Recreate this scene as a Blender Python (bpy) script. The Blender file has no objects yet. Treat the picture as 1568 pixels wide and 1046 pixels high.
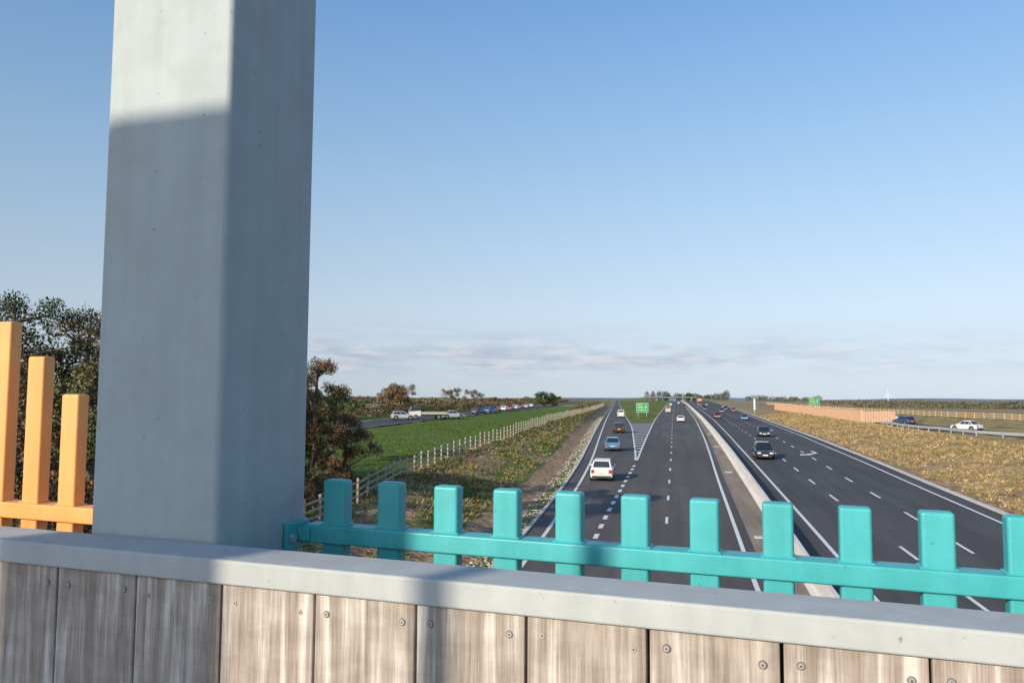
import bpy, bmesh, math, random
import numpy as np
from mathutils import Vector, Matrix
random.seed(7); rng=np.random.default_rng(7)
sc=bpy.context.scene
sc.view_settings.view_transform='Standard'
try: sc.view_settings.look='None'
except: pass
sc.view_settings.exposure=0
# ------------------------------------------------------------------ materials
def nn(nt,t,**k):
    n=nt.nodes.new(t)
    for a,b in k.items(): setattr(n,a,b)
    return n
def mat(name,c1,c2=None,rough=.6,scale=5,bump=0,bscale=40,metal=0,stretch=(1,1,1),spec=.5,detail=5,coat=0):
    m=bpy.data.materials.new(name); m.use_nodes=True; nt=m.node_tree
    b=nt.nodes['Principled BSDF']
    b.inputs['Base Color'].default_value=(*c1,1); b.inputs['Roughness'].default_value=rough
    b.inputs['Metallic'].default_value=metal; b.inputs['Specular IOR Level'].default_value=spec
    if coat: b.inputs['Coat Weight'].default_value=coat; b.inputs['Coat Roughness'].default_value=.08
    tc=nn(nt,'ShaderNodeTexCoord'); mp=nn(nt,'ShaderNodeMapping'); mp.inputs['Scale'].default_value=stretch
    nt.links.new(tc.outputs['Object'],mp.inputs['Vector'])
    if c2:
        n=nn(nt,'ShaderNodeTexNoise'); n.inputs['Scale'].default_value=scale; n.inputs['Detail'].default_value=detail
        r=nn(nt,'ShaderNodeValToRGB'); r.color_ramp.elements[0].position=.3; r.color_ramp.elements[1].position=.7
        r.color_ramp.elements[0].color=(*c1,1); r.color_ramp.elements[1].color=(*c2,1)
        nt.links.new(mp.outputs[0],n.inputs['Vector']); nt.links.new(n.outputs['Fac'],r.inputs[0]); nt.links.new(r.outputs[0],b.inputs['Base Color'])
    if bump:
        n2=nn(nt,'ShaderNodeTexNoise'); n2.inputs['Scale'].default_value=bscale; n2.inputs['Detail'].default_value=6
        bu=nn(nt,'ShaderNodeBump'); bu.inputs['Strength'].default_value=bump; bu.inputs['Distance'].default_value=.02
        nt.links.new(mp.outputs[0],n2.inputs['Vector']); nt.links.new(n2.outputs['Fac'],bu.inputs['Height']); nt.links.new(bu.outputs[0],b.inputs['Normal'])
    return m
# ------------------------------------------------------------------ mesh builder
class MB:
    def __init__(s): s.v=[];s.f=[];s.m=[]
    def add(s,vs,fs,mi=0):
        o=len(s.v); s.v+= [tuple(v) for v in vs]; s.f+=[tuple(i+o for i in f) for f in fs]; s.m+=[mi]*len(fs)
    def box(s,a,b,mi=0,fn=None):
        x0,y0,z0=a;x1,y1,z1=b
        vs=[(x0,y0,z0),(x1,y0,z0),(x1,y1,z0),(x0,y1,z0),(x0,y0,z1),(x1,y0,z1),(x1,y1,z1),(x0,y1,z1)]
        if fn: vs=[fn(v) for v in vs]
        s.add(vs,[(0,3,2,1),(4,5,6,7),(0,1,5,4),(1,2,6,5),(2,3,7,6),(3,0,4,7)],mi)
    def beam(s,p,q,w,h,mi=0):
        p=Vector(p);q=Vector(q);d=(q-p).normalized();
        r=d.cross(Vector((0,0,1)))
        if r.length<1e-3: r=Vector((1,0,0))
        r.normalize(); u=r.cross(d)
        vs=[]
        for c in (p,q):
            for a,b in ((-1,-1),(1,-1),(1,1),(-1,1)): vs.append(c+r*a*w/2+u*b*h/2)
        s.add(vs,[(0,1,2,3),(7,6,5,4),(0,4,5,1),(1,5,6,2),(2,6,7,3),(3,7,4,0)],mi)
    def cyl(s,p,q,r0,r1,n=8,mi=0,cap=True):
        p=Vector(p);q=Vector(q);d=(q-p).normalized(); a=d.orthogonal().normalized(); b=d.cross(a)
        vs=[p+(a*math.cos(t)+b*math.sin(t))*r0 for t in [2*math.pi*i/n for i in range(n)]]
        vs+=[q+(a*math.cos(t)+b*math.sin(t))*r1 for t in [2*math.pi*i/n for i in range(n)]]
        fs=[(i,(i+1)%n,n+(i+1)%n,n+i) for i in range(n)]
        if cap: fs+=[tuple(range(n))[::-1],tuple(range(n,2*n))]
        s.add(vs,fs,mi)
    def obj(s,name,mats,smooth=False,loc=None,rotz=0):
        me=bpy.data.meshes.new(name); me.from_pydata(s.v,[],s.f)
        for m in mats: me.materials.append(m)
        me.polygons.foreach_set('material_index',s.m)
        if smooth: me.polygons.foreach_set('use_smooth',[True]*len(s.f))
        me.update(); o=bpy.data.objects.new(name,me); sc.collection.objects.link(o)
        if loc: o.location=loc
        o.rotation_euler=(0,0,rotz)
        return o
# ------------------------------------------------------------------ camera
yaw=math.radians(11.4)
cam=bpy.data.cameras.new('camera'); co=bpy.data.objects.new('camera',cam); sc.collection.objects.link(co)
cam.lens=28; cam.sensor_width=36; cam.clip_start=.05; cam.clip_end=30000
co.matrix_world=Matrix.Rotation(yaw,4,'Z')@Matrix.Rotation(math.radians(94.12),4,'X')@Matrix.Rotation(math.radians(.33),4,'Z')
sc.camera=co
# ------------------------------------------------------------------ light
SAZ=math.radians(209.6); SEL=math.radians(20)
sd=Vector((math.sin(SAZ)*math.cos(SEL),math.cos(SAZ)*math.cos(SEL),math.sin(SEL)))
sl=bpy.data.lights.new('sun','SUN'); sl.energy=5.0; sl.angle=math.radians(.5); sl.color=(1,.875,.70)
so=bpy.data.objects.new('sun',sl); sc.collection.objects.link(so); so.rotation_euler=sd.to_track_quat('Z','Y').to_euler(); so.location=(-30,-60,40)
w=bpy.data.worlds.new('World'); sc.world=w; w.use_nodes=True; nt=w.node_tree
bg=nt.nodes['Background']; bg.inputs['Strength'].default_value=.12
sky=nn(nt,'ShaderNodeTexSky'); sky.sky_type='NISHITA'; sky.sun_disc=False; sky.sun_elevation=SEL; sky.sun_rotation=SAZ
sky.air_density=1.0; sky.dust_density=.3; sky.ozone_density=2.5; sky.altitude=50
tc=nn(nt,'ShaderNodeTexCoord'); sx=nn(nt,'ShaderNodeSeparateXYZ'); nt.links.new(tc.outputs['Generated'],sx.inputs[0])
hz=nn(nt,'ShaderNodeValToRGB'); e=hz.color_ramp.elements; e[0].position=0;e[0].color=(.57,.67,.79,1); e[1].position=1;e[1].color=(.05,.15,.44,1)
for p,c in ((.05,(.61,.72,.85)),(.11,(.62,.76,.91)),(.22,(.47,.67,.90)),(.33,(.33,.56,.87)),(.45,(.215,.44,.82)),(.7,(.09,.25,.60))):
    k=e.new(p);k.color=(*c,1)
nt.links.new(sx.outputs['Z'],hz.inputs[0])
dp=nn(nt,'ShaderNodeVectorMath',operation='DOT_PRODUCT'); nt.links.new(tc.outputs['Generated'],dp.inputs[0]); dp.inputs[1].default_value=(math.sin(SAZ),math.cos(SAZ),0)
sq=nn(nt,'ShaderNodeMath',operation='MULTIPLY'); nt.links.new(dp.outputs['Value'],sq.inputs[0]); nt.links.new(dp.outputs['Value'],sq.inputs[1])
ma=nn(nt,'ShaderNodeMath',operation='MULTIPLY_ADD'); nt.links.new(sq.outputs[0],ma.inputs[0]); ma.inputs[1].default_value=.36*8.33; ma.inputs[2].default_value=.75*8.33
sca=nn(nt,'ShaderNodeVectorMath',operation='SCALE'); nt.links.new(hz.outputs[0],sca.inputs[0]); nt.links.new(ma.outputs[0],sca.inputs['Scale'])
m1=nn(nt,'ShaderNodeMixRGB'); m1.inputs[0].default_value=.88; nt.links.new(sky.outputs[0],m1.inputs[1]); nt.links.new(sca.outputs[0],m1.inputs[2])
# glow added around the low sun to brighten the pillar's shaded front
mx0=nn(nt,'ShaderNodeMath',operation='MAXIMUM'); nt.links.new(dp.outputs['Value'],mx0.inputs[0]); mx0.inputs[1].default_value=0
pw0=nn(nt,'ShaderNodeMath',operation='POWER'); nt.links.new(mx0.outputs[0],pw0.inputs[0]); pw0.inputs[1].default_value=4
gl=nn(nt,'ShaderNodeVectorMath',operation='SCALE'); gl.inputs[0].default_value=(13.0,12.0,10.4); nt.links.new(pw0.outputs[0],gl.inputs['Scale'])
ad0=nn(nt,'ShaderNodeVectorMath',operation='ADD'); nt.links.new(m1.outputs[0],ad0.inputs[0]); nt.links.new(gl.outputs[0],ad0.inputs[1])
band=nn(nt,'ShaderNodeValToRGB'); e=band.color_ramp.elements; e[0].position=.022;e[0].color=(0,0,0,1);e[1].position=.044;e[1].color=(1,1,1,1)
k=e.new(.06);k.color=(.75,.75,.75,1);k=e.new(.095);k.color=(0,0,0,1)
nt.links.new(sx.outputs['Z'],band.inputs[0])
mp=nn(nt,'ShaderNodeMapping'); mp.inputs['Scale'].default_value=(5,5,30); mp.inputs['Location'].default_value=(1.7,.4,0); nt.links.new(tc.outputs['Generated'],mp.inputs[0])
cn=nn(nt,'ShaderNodeTexNoise'); cn.inputs['Scale'].default_value=1.6; cn.inputs['Detail'].default_value=9; cn.inputs['Roughness'].default_value=.6
nt.links.new(mp.outputs[0],cn.inputs['Vector'])
cr=nn(nt,'ShaderNodeValToRGB'); cr.color_ramp.elements[0].position=.38; cr.color_ramp.elements[1].position=.60; nt.links.new(cn.outputs['Fac'],cr.inputs[0])
mu=nn(nt,'ShaderNodeMath',operation='MULTIPLY'); nt.links.new(band.outputs[0],mu.inputs[0]); nt.links.new(cr.outputs[0],mu.inputs[1])
mrx=nn(nt,'ShaderNodeMapRange'); mrx.inputs[1].default_value=-.1; mrx.inputs[2].default_value=.25; mrx.inputs[3].default_value=.92; mrx.inputs[4].default_value=.35; nt.links.new(sx.outputs['X'],mrx.inputs[0])
mu2=nn(nt,'ShaderNodeMath',operation='MULTIPLY'); nt.links.new(mrx.outputs[0],mu2.inputs[1]); nt.links.new(mu.outputs[0],mu2.inputs[0])
cn2=nn(nt,'ShaderNodeTexNoise'); cn2.inputs['Scale'].default_value=4; cn2.inputs['Detail'].default_value=6; nt.links.new(mp.outputs[0],cn2.inputs['Vector'])
cc=nn(nt,'ShaderNodeValToRGB'); cc.color_ramp.elements[0].position=.42; cc.color_ramp.elements[1].position=.66; cc.color_ramp.elements[0].color=(3.6/8,4.1/8,5.1/8,1); cc.color_ramp.elements[1].color=(6.1/8,5.9/8,6.2/8,1); nt.links.new(cn2.outputs['Fac'],cc.inputs[0])
sc3=nn(nt,'ShaderNodeVectorMath',operation='SCALE'); sc3.inputs['Scale'].default_value=8; nt.links.new(cc.outputs[0],sc3.inputs[0])
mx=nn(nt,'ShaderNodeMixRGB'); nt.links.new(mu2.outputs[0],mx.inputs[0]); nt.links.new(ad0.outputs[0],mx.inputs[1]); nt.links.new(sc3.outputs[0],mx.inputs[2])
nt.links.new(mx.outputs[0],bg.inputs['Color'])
# ------------------------------------------------------------------ survey functions (metres, Y along the carriageway)
def F(*pts):
    ys=[p[0] for p in pts]; xs=[p[1] for p in pts]
    def g(y):
        y=np.asarray(y,float); r=0
        for d in (-.08,-.04,0,.04,.08): r=r+np.interp(y*(1+d)+d*20,ys,xs)
        return r/5
    return g
ZR=F((-400,-8.5),(0,-7.9),(30,-7.5),(45,-7.1),(65,-6.6),(90,-6.0),(130,-5.5),(200,-5.0),(300,-4.5),(500,-3.6),(900,-2.0),(1500,-1.2),(3000,-5),(9000,-9))
L0=F((-200,-6.4),(35,-6.6),(46,-6.8),(62,-7.2),(83,-8.2),(197,-16.1),(476,-34.5),(600,-43),(900,-63),(1600,-110))
DLx=F((-200,-4.1),(51,-4.0),(81,-3.6))
SLR=F((81,-3.6),(157,-7.8),(215,-12),(300,-18.5),(476,-30.5),(600,-39),(900,-59),(1600,-106))
ML=F((81,-3.6),(200,-4.4),(400,-4.3),(600,-4),(900,-3),(1600,0))
MID=F((-200,-.5),(47,-.41),(92,-.2),(206,-.1),(400,.6),(880,1.8),(1600,5))
RX=F((-200,3.0),(34,3.2),(47,3.36),(69,3.6),(119,4.5),(206,5.6),(617,8.0),(900,9),(1600,12))
WX=F((-200,4.9),(33,5.1),(49,5.36),(94,5.75),(207,7.0),(617,10.2),(900,11),(1600,14))
RL=F((-200,7.1),(33,7.4),(49,7.56),(94,7.95),(207,10.1),(617,15),(900,18),(1600,24))
AX=F((-200,10.8),(33,10.95),(70,10.95),(87,11.2),(207,13.2),(617,18.7),(900,21),(1600,27))
BX=F((-200,13.8),(41,13.9),(50,14.06),(76,14.2),(207,16.8),(617,24),(900,27),(1600,32))
RR=F((-200,18.3),(51,18.5),(70,18.5),(97,18.8),(212,21.8),(540,33),(900,42),(1600,60))
CL=F((-200,-14),(0,-15),(36,-16.7),(58,-19),(94,-19.2),(143,-20.8),(225,-23.6),(400,-34),(476,-40),(600,-50),(900,-71),(1600,-118))
CR=F((-200,31),(150,32),(200,34),(300,39),(540,50),(900,62),(1600,80))
ZL=F((-400,-7),(0,-6.4),(30,-6),(60,-5.2),(95,-4.4),(130,-3.8),(200,-3.6),(400,-3.2),(900,-1.9),(1500,-1.1),(3000,-5),(9000,-9))
ZRF=F((-400,-6),(40,-5.2),(80,-4.8),(130,-4.5),(200,-4.1),(400,-3.4),(900,-1.9),(1500,-1.1),(3000,-5),(9000,-9))
def EL(y): return L0(y)-1.0
def ER(y): return RR(y)+1.2
def sm(t): t=np.clip(t,0,1); return t*t*(3-2*t)
def wob(x,y,s):
    return (np.sin(x*1.7*s+y*.9*s+1.3)+np.sin(-x*1.1*s+y*2.1*s)+np.sin(x*3.1*s-y*2.7*s+4)*.5+np.sin(x*.6*s+y*.5*s+2))/3.5
def ZG(x,y):
    x=np.asarray(x,float);y=np.asarray(y,float)
    zr=ZR(y)-.07
    tl=(EL(y)-.9-x)/(EL(y)-.9-CL(y)); tr=(x-ER(y)-.5)/(CR(y)-ER(y)-.5)
    n=wob(x,y,.45)*.17+wob(x,y,1.3)*.08
    zl=zr+(ZL(y)-zr)*sm(tl)+n*np.clip(tl*4,0,1)*np.where(tl>1.3,.4,1)
    zz=zr+(ZRF(y)-zr)*sm(tr)+n*np.clip(tr*4,0,1)*np.where(tr>1.3,.5,.9)
    return np.where(x<EL(y)-.9,zl,np.where(x>ER(y)+.5,zz,zr))
# ------------------------------------------------------------------ ground
ys=np.concatenate([np.array([-9000,-3000,-900,-300,-120,-60,-30,-10,5]),np.arange(14,200,1.2),np.arange(200,420,5),np.arange(420,900,25),np.array([950,1050,1200,1400,1600,2000,2600,3500,5000,7000,10000,14000])])
rows=[]
for y in ys:
    cl,el,er,cr_=float(CL(y)),float(EL(y))-.9,float(ER(y))+.5,float(CR(y))
    xs=np.concatenate([[-14000,-6000,-2500,-1000,-400,-200,-120,-90],cl+np.linspace(-55,0,28)[:-1],np.linspace(cl,el,26)[:-1],np.linspace(el,er,8),np.linspace(er,cr_,24)[1:],cr_+np.linspace(0,50,24)[1:],[130,200,400,1000,2500,6000,14000]])
    rows.append(np.sort(xs))
X=np.array(rows); Y=np.repeat(ys[:,None],X.shape[1],1); Z=ZG(X,Y)
nr,nc=X.shape
verts=np.stack([X,Y,Z],-1).reshape(-1,3)
idx=np.arange(nr*nc).reshape(nr,nc)
faces=np.stack([idx[:-1,:-1],idx[:-1,1:],idx[1:,1:],idx[1:,:-1]],-1).reshape(-1,4)
me=bpy.data.meshes.new('ground'); me.from_pydata(verts.tolist(),[],faces.tolist())
me.polygons.foreach_set('use_smooth',[True]*len(faces))
tl=(EL(Y)-.9-X)/(EL(Y)-.9-CL(Y)); tr=(X-ER(Y)-.5)/(CR(Y)-ER(Y)-.5)
green=np.where(tl>1.02,1.0,np.where(tl>0,.47,np.where(tr>0,.30,.6)))
green=np.where((tl>.2)&(tl<=.6)&(Y>60)&(Y<135),.66,green)
green=np.where(tr>1.8,.44,green)
dl=EL(Y)-.9-X
soil=np.where((tl>0)&(tl<1.02),.43,0.0); soil=np.where((dl>0)&(dl<2.2),1.0,soil); soil=np.where((tl>.0)&(tl<.45)&(Y>115)&(Y<330),.75,soil); soil=np.where((tl>.55)&(tl<1.02),.56,soil)
soil=np.where((tr>0)&(tr<.1),.8,np.where((tr>.1)&(tr<1),.44,soil))
grav=np.where((X<EL(Y)+.5)&(dl<.0),.62,0.0); grav=np.where(X>ER(Y)-.5,0,grav)
far=np.clip((Y-230)/150,0,1); far=np.maximum(far,np.clip((np.abs(X)-75)/40,0,1))
far=np.where((X>EL(Y)-3)&(X<ER(Y)+3),0,far)
col=np.stack([soil,green,grav,far],-1).reshape(-1,4)
at=me.color_attributes.new('wts','FLOAT_COLOR','POINT'); at.data.foreach_set('color',col.ravel())
gm=bpy.data.materials.new('ground'); gm.use_nodes=True; nt=gm.node_tree; b=nt.nodes['Principled BSDF']; b.inputs['Roughness'].default_value=.95; b.inputs['Specular IOR Level'].default_value=.1
av=nn(nt,'ShaderNodeVertexColor'); av.layer_name='wts'; sp=nn(nt,'ShaderNodeSeparateColor'); nt.links.new(av.outputs['Color'],sp.inputs[0])
tc=nn(nt,'ShaderNodeTexCoord')
def noise(sc_,det=6,st=(1,1,1)):
    m_=nn(nt,'ShaderNodeMapping'); m_.inputs['Scale'].default_value=st; nt.links.new(tc.outputs['Object'],m_.inputs[0])
    n=nn(nt,'ShaderNodeTexNoise'); n.inputs['Scale'].default_value=sc_; n.inputs['Detail'].default_value=det; nt.links.new(m_.outputs[0],n.inputs['Vector']); return n.outputs['Fac']
def ramp(f,c1,c2,p1=.35,p2=.65):
    r=nn(nt,'ShaderNodeValToRGB'); r.color_ramp.elements[0].position=p1;r.color_ramp.elements[1].position=p2
    r.color_ramp.elements[0].color=(*c1,1);r.color_ramp.elements[1].color=(*c2,1); nt.links.new(f,r.inputs[0]); return r.outputs[0]
def mixf(f,a,bb):
    m_=nn(nt,'ShaderNodeMixRGB'); nt.links.new(f,m_.inputs[0]); nt.links.new(a,m_.inputs[1]); nt.links.new(bb,m_.inputs[2]); return m_.outputs[0]
def thr(wt,nz,k=1.6):
    a=nn(nt,'ShaderNodeMath',operation='ADD'); nt.links.new(wt,a.inputs[0]); nt.links.new(nz,a.inputs[1])
    mr=nn(nt,'ShaderNodeMapRange'); mr.inputs[1].default_value=.93; mr.inputs[2].default_value=1.08; nt.links.new(a.outputs[0],mr.inputs[0]); return mr.outputs[0]
nA=noise(.35,8); nB=noise(.22,9,(1,1,1.3)); nF=noise(2.5,8); nS=noise(9,6); nL=noise(.5,7)
dry=mixf(ramp(nL,(0,0,0),(1,1,1),.42,.58),ramp(nF,(.23,.16,.065),(.40,.285,.135)),ramp(nF,(.34,.24,.105),(.56,.41,.21)))
grn=ramp(nF,(.06,.105,.018),(.145,.205,.036)); soilc=ramp(nF,(.19,.12,.07),(.46,.32,.20)); gr=ramp(nS,(.22,.18,.14),(.56,.51,.45),.4,.6)
c=mixf(thr(sp.outputs[1],nA),dry,grn); c=mixf(thr(sp.outputs[0],nB),c,soilc)
vo=nn(nt,'ShaderNodeTexVoronoi'); vo.inputs['Scale'].default_value=.006; m_=nn(nt,'ShaderNodeMapping'); m_.inputs['Scale'].default_value=(1,.6,0); nt.links.new(tc.outputs['Object'],m_.inputs[0]); nt.links.new(m_.outputs[0],vo.inputs['Vector'])
s2=nn(nt,'ShaderNodeSeparateColor'); nt.links.new(vo.outputs['Color'],s2.inputs[0])
ff=nn(nt,'ShaderNodeValToRGB'); ff.color_ramp.interpolation='CONSTANT'; el_=ff.color_ramp.elements; el_[0].color=(.14,.20,.07,1); el_[1].position=.3; el_[1].color=(.30,.23,.13,1)
k=el_.new(.5);k.color=(.18,.22,.10,1);k=el_.new(.7);k.color=(.38,.30,.18,1);k=el_.new(.85);k.color=(.22,.17,.10,1)
nt.links.new(s2.outputs[0],ff.inputs[0])
c=mixf(av.outputs['Alpha'],c,ff.outputs[0]); c=mixf(thr(sp.outputs[2],nF),c,gr)
nt.links.new(c,b.inputs['Base Color'])
bu=nn(nt,'ShaderNodeBump'); bu.inputs['Strength'].default_value=.8; bu.inputs['Distance'].default_value=.25; nt.links.new(nF,bu.inputs['Height']); nt.links.new(bu.outputs[0],b.inputs['Normal'])
me.materials.append(gm); g=bpy.data.objects.new('ground',me); sc.collection.objects.link(g)
# ------------------------------------------------------------------ roads
def asphalt(name,a_,b_):
    m=bpy.data.materials.new(name); m.use_nodes=True; nt=m.node_tree; b=nt.nodes['Principled BSDF']; b.inputs['Roughness'].default_value=.85; b.inputs['Specular IOR Level'].default_value=.3
    tc=nn(nt,'ShaderNodeTexCoord')
    def nz(st,s_,d=5):
        mp=nn(nt,'ShaderNodeMapping'); mp.inputs['Scale'].default_value=st; nt.links.new(tc.outputs['Object'],mp.inputs[0])
        n=nn(nt,'ShaderNodeTexNoise'); n.inputs['Scale'].default_value=s_; n.inputs['Detail'].default_value=d; nt.links.new(mp.outputs[0],n.inputs['Vector']); return n.outputs['Fac']
    r=nn(nt,'ShaderNodeValToRGB'); r.color_ramp.elements[0].position=.35; r.color_ramp.elements[1].position=.65; r.color_ramp.elements[0].color=(*a_,1); r.color_ramp.elements[1].color=(*b_,1); nt.links.new(nz((1,.03,1),1.1),r.inputs[0])
    r2=nn(nt,'ShaderNodeValToRGB'); r2.color_ramp.elements[0].position=.35; r2.color_ramp.elements[1].position=.6; r2.color_ramp.elements[0].color=(.84,.84,.84,1); r2.color_ramp.elements[1].color=(1.08,1.07,1.05,1); nt.links.new(nz((1,.5,1),.12,6),r2.inputs[0])
    r3=nn(nt,'ShaderNodeValToRGB'); r3.color_ramp.elements[0].position=.35; r3.color_ramp.elements[1].position=.65; r3.color_ramp.elements[0].color=(.85,.85,.85,1); r3.color_ramp.elements[1].color=(1.12,1.12,1.12,1); nt.links.new(nz((1,1,1),14,3),r3.inputs[0])
    p=nn(nt,'ShaderNodeMixRGB',blend_type='MULTIPLY'); p.inputs[0].default_value=1; nt.links.new(r.outputs[0],p.inputs[1]); nt.links.new(r2.outputs[0],p.inputs[2])
    q=nn(nt,'ShaderNodeMixRGB',blend_type='MULTIPLY'); q.inputs[0].default_value=1; nt.links.new(p.outputs[0],q.inputs[1]); nt.links.new(r3.outputs[0],q.inputs[2]); nt.links.new(q.outputs[0],b.inputs['Base Color'])
    return m
asp=asphalt('asphalt',(.088,.081,.075),(.118,.109,.101)); asp2=asphalt('asphalt_new',(.064,.062,.062),(.087,.084,.082))
wpaint=mat('road_paint',(.66,.66,.64),(.80,.80,.77),rough=.6,scale=8)
conc=mat('concrete',(.5,.48,.44),(.62,.60,.56),rough=.85,scale=1.5,bump=.1,stretch=(1,.3,3))
verge_m=mat('verge_dust',(.17,.135,.105),(.29,.235,.185),rough=.95,scale=1.2,stretch=(1,.15,1))
def ysamp(y0,y1):
    r=[y0]; 
    while r[-1]<y1: r.append(min(y1,r[-1]+max(1.5,abs(r[-1])*.025)))
    return np.array(r)
def ribbon(mb,fl,fr,y0,y1,z,mi=0,ysa=None):
    yy=ysamp(y0,y1) if ysa is None else ysa
    a=fl(yy)*np.ones_like(yy);c_=fr(yy)*np.ones_like(yy);zz=ZR(yy)+z; n=len(yy)
    vs=[(a[i],yy[i],zz[i]) for i in range(n)]+[(c_[i],yy[i],zz[i]) for i in range(n)]
    mb.add(vs,[(i,n+i,n+i+1,i+1) for i in range(n-1)],mi)
mb=MB()
ribbon(mb,lambda y:EL(y),lambda y:RX(y)+.55,-200,81,0)
ribbon(mb,lambda y:EL(y),lambda y:SLR(y)+.0,81,1600,0)
ribbon(mb,lambda y:ML(y)-.0,lambda y:RX(y)+.55,81,1600,0)
ribbon(mb,lambda y:SLR(y),lambda y:ML(y),81,182,0)
mb.obj('carriageway_road',[asp])
mb=MB(); ribbon(mb,lambda y:WX(y)+.5,ER,-200,1600,0); mb.obj('carriageway_road',[asp2])
mb=MB(); ribbon(mb,lambda y:RX(y)+.55,lambda y:WX(y)+.5,-200,1600,-.004); mb.obj('central_reservation',[verge_m])
mb=MB()
def line(fx,w_,y0,y1): ribbon(mb,lambda y:fx(y)-w_/2,lambda y:fx(y)+w_/2,y0,y1,.006)
def dash(fx,w_,y0,y1,per,ln):
    y=y0
    while y<y1:
        ww=w_ 
        ribbon(mb,lambda q:fx(q)-ww/2,lambda q:fx(q)+ww/2,y,y+ln,.006,ysa=np.array([y,y+ln])); y+=per
line(L0,.2,-100,1500); line(SLR,.2,83,1500); line(ML,.2,83,1500); line(RX,.2,-100,1500); line(RL,.2,-100,1500); line(RR,.2,-100,1500)
dash(DLx,.26,10,79,2.9,1.3); dash(MID,.16,2,900,9,2.2); dash(AX,.17,4,900,9,3); dash(BX,.17,6,600,9,3)
y=92.
while y<178:
    a,c_=float(SLR(y)),float(ML(y+2.5)); a2,c2=float(SLR(y+1)),float(ML(y+3.5))
    if c_-a>.5:
        z=.012; mb.add([(a,y,ZR(y)+z),(c_,y+2.5,ZR(y+2.5)+z),(c2,y+3.5,ZR(y+3.5)+z),(a2,y+1.0,ZR(y+1.0)+z)],[(0,1,2,3)])
    y+=4.6
for (ax,ay) in ((15.9,96),(17.6,150)):
    P=[(-.1,3),(.1,3),(.15,0),(-.9,-2.2),(-.6,-2.5),(-1.9,-3.2),(-1.6,-1.4),(-1.3,-1.8),(-.15,.2)]
    mb.add([(ax+p[0]*1.2,ay+p[1]*1.1,float(ZR(ay+p[1]))+.009) for p in P],[(0,1,2,8),(2,3,7,8),(3,4,5,6,7)])
mb.obj('road_markings',[wpaint])
def strip(f0,f1,y0,y1,z0,z1):
    yy=ysamp(y0,y1)
    for i in range(len(yy)-1):
        y,q=yy[i],yy[i+1]; a0,b0,a1,b1=float(f0(y)),float(f1(y)),float(f0(q)),float(f1(q)); za,zb=float(ZR(y)),float(ZR(q))
        mb.add([(a0,y,za+z0),(b0,y,za+z0),(b1,q,zb+z0),(a1,q,zb+z0),(a0,y,za+z1),(b0,y,za+z1),(b1,q,zb+z1),(a1,q,zb+z1)],[(4,5,6,7),(0,1,5,4),(1,2,6,5),(2,3,7,6),(3,0,4,7)],0)
mb=MB(); strip(lambda y:ER(y)+.0,lambda y:ER(y)+.35,-60,900,-.05,.10); mb.obj('kerb',[conc])
mb=MB(); strip(lambda y:EL(y)-.18,lambda y:EL(y)-.0,-60,900,-.05,.09); mb.obj('kerb',[conc])
mb=MB()
for y in (44,74,104,134): x=float(RX(y))+1.1; mb.box((x-.3,y-.3,float(ZR(y))-.02),(x+.3,y+.3,float(ZR(y))+.03))
mb.obj('drain_cover',[conc])
mb=MB(); yy=ysamp(-100,1400); prof=[(0,0),(.02,.08),(.17,.30),(.24,.88),(.42,.88),(.49,.30),(.60,.08),(.62,0)]
n=len(prof); vs=[]
for y in yy:
    x0=float(WX(y)); z0=float(ZR(y))
    vs+=[(x0+p[0],y,z0+p[1]) for p in prof]
fs=[(i*n+j,i*n+j+1,(i+1)*n+j+1,(i+1)*n+j) for i in range(len(yy)-1) for j in range(n-1)]
mb.add(vs,fs); mb.obj('concrete_median_barrier',[mat('barrier_concrete',(.58,.55,.50),(.72,.70,.66),rough=.8,scale=1.2,bump=.1,stretch=(1,.2,4))])
def polyroad(name,pts,wd,m,z=.06,line_m=None):
    pts=[Vector((p[0],p[1],0)) for p in pts]; P=[]
    for i in range(len(pts)-1):
        k_=max(2,int((pts[i+1]-pts[i]).length/4))
        for j in range(k_): P.append(pts[i].lerp(pts[i+1],j/k_))
    P.append(pts[-1]); 
    for _ in range(6): P=[P[0]]+[(P[i-1]+P[i]*2+P[i+1])/4 for i in range(1,len(P)-1)]+[P[-1]]
    mb=MB()
    def rib(off,hw,zz,mi):
        vs=[]
        for i,p in enumerate(P):
            d=(P[min(i+1,len(P)-1)]-P[max(i-1,0)]).normalized(); r=Vector((d.y,-d.x,0)); zc=float(ZG(p.x,p.y))+zz
            for s_ in (-1,1):
                q=p+r*(off+hw*s_); vs.append((q.x,q.y,zc+.06))
        mb.add(vs,[(2*i,2*i+1,2*i+3,2*i+2) for i in range(len(P)-1)],mi)
    rib(0,wd/2,z,0)
    rib(-wd/2+.3,.06,z+.006,1); rib(wd/2-.3,.06,z+.006,1)
    mb.obj(name,[m,wpaint]); return P
polyroad('side_road',[(-62,20),(-50,70),(-46,110),(-46,150),(-50,230),(-60,400),(-80,700)],9.5,asp2)
polyroad('side_road',[(60,420),(50,260),(44,195),(42,160),(43,133),(50,108),(66,80),(100,45)],8,asp2)
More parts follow.
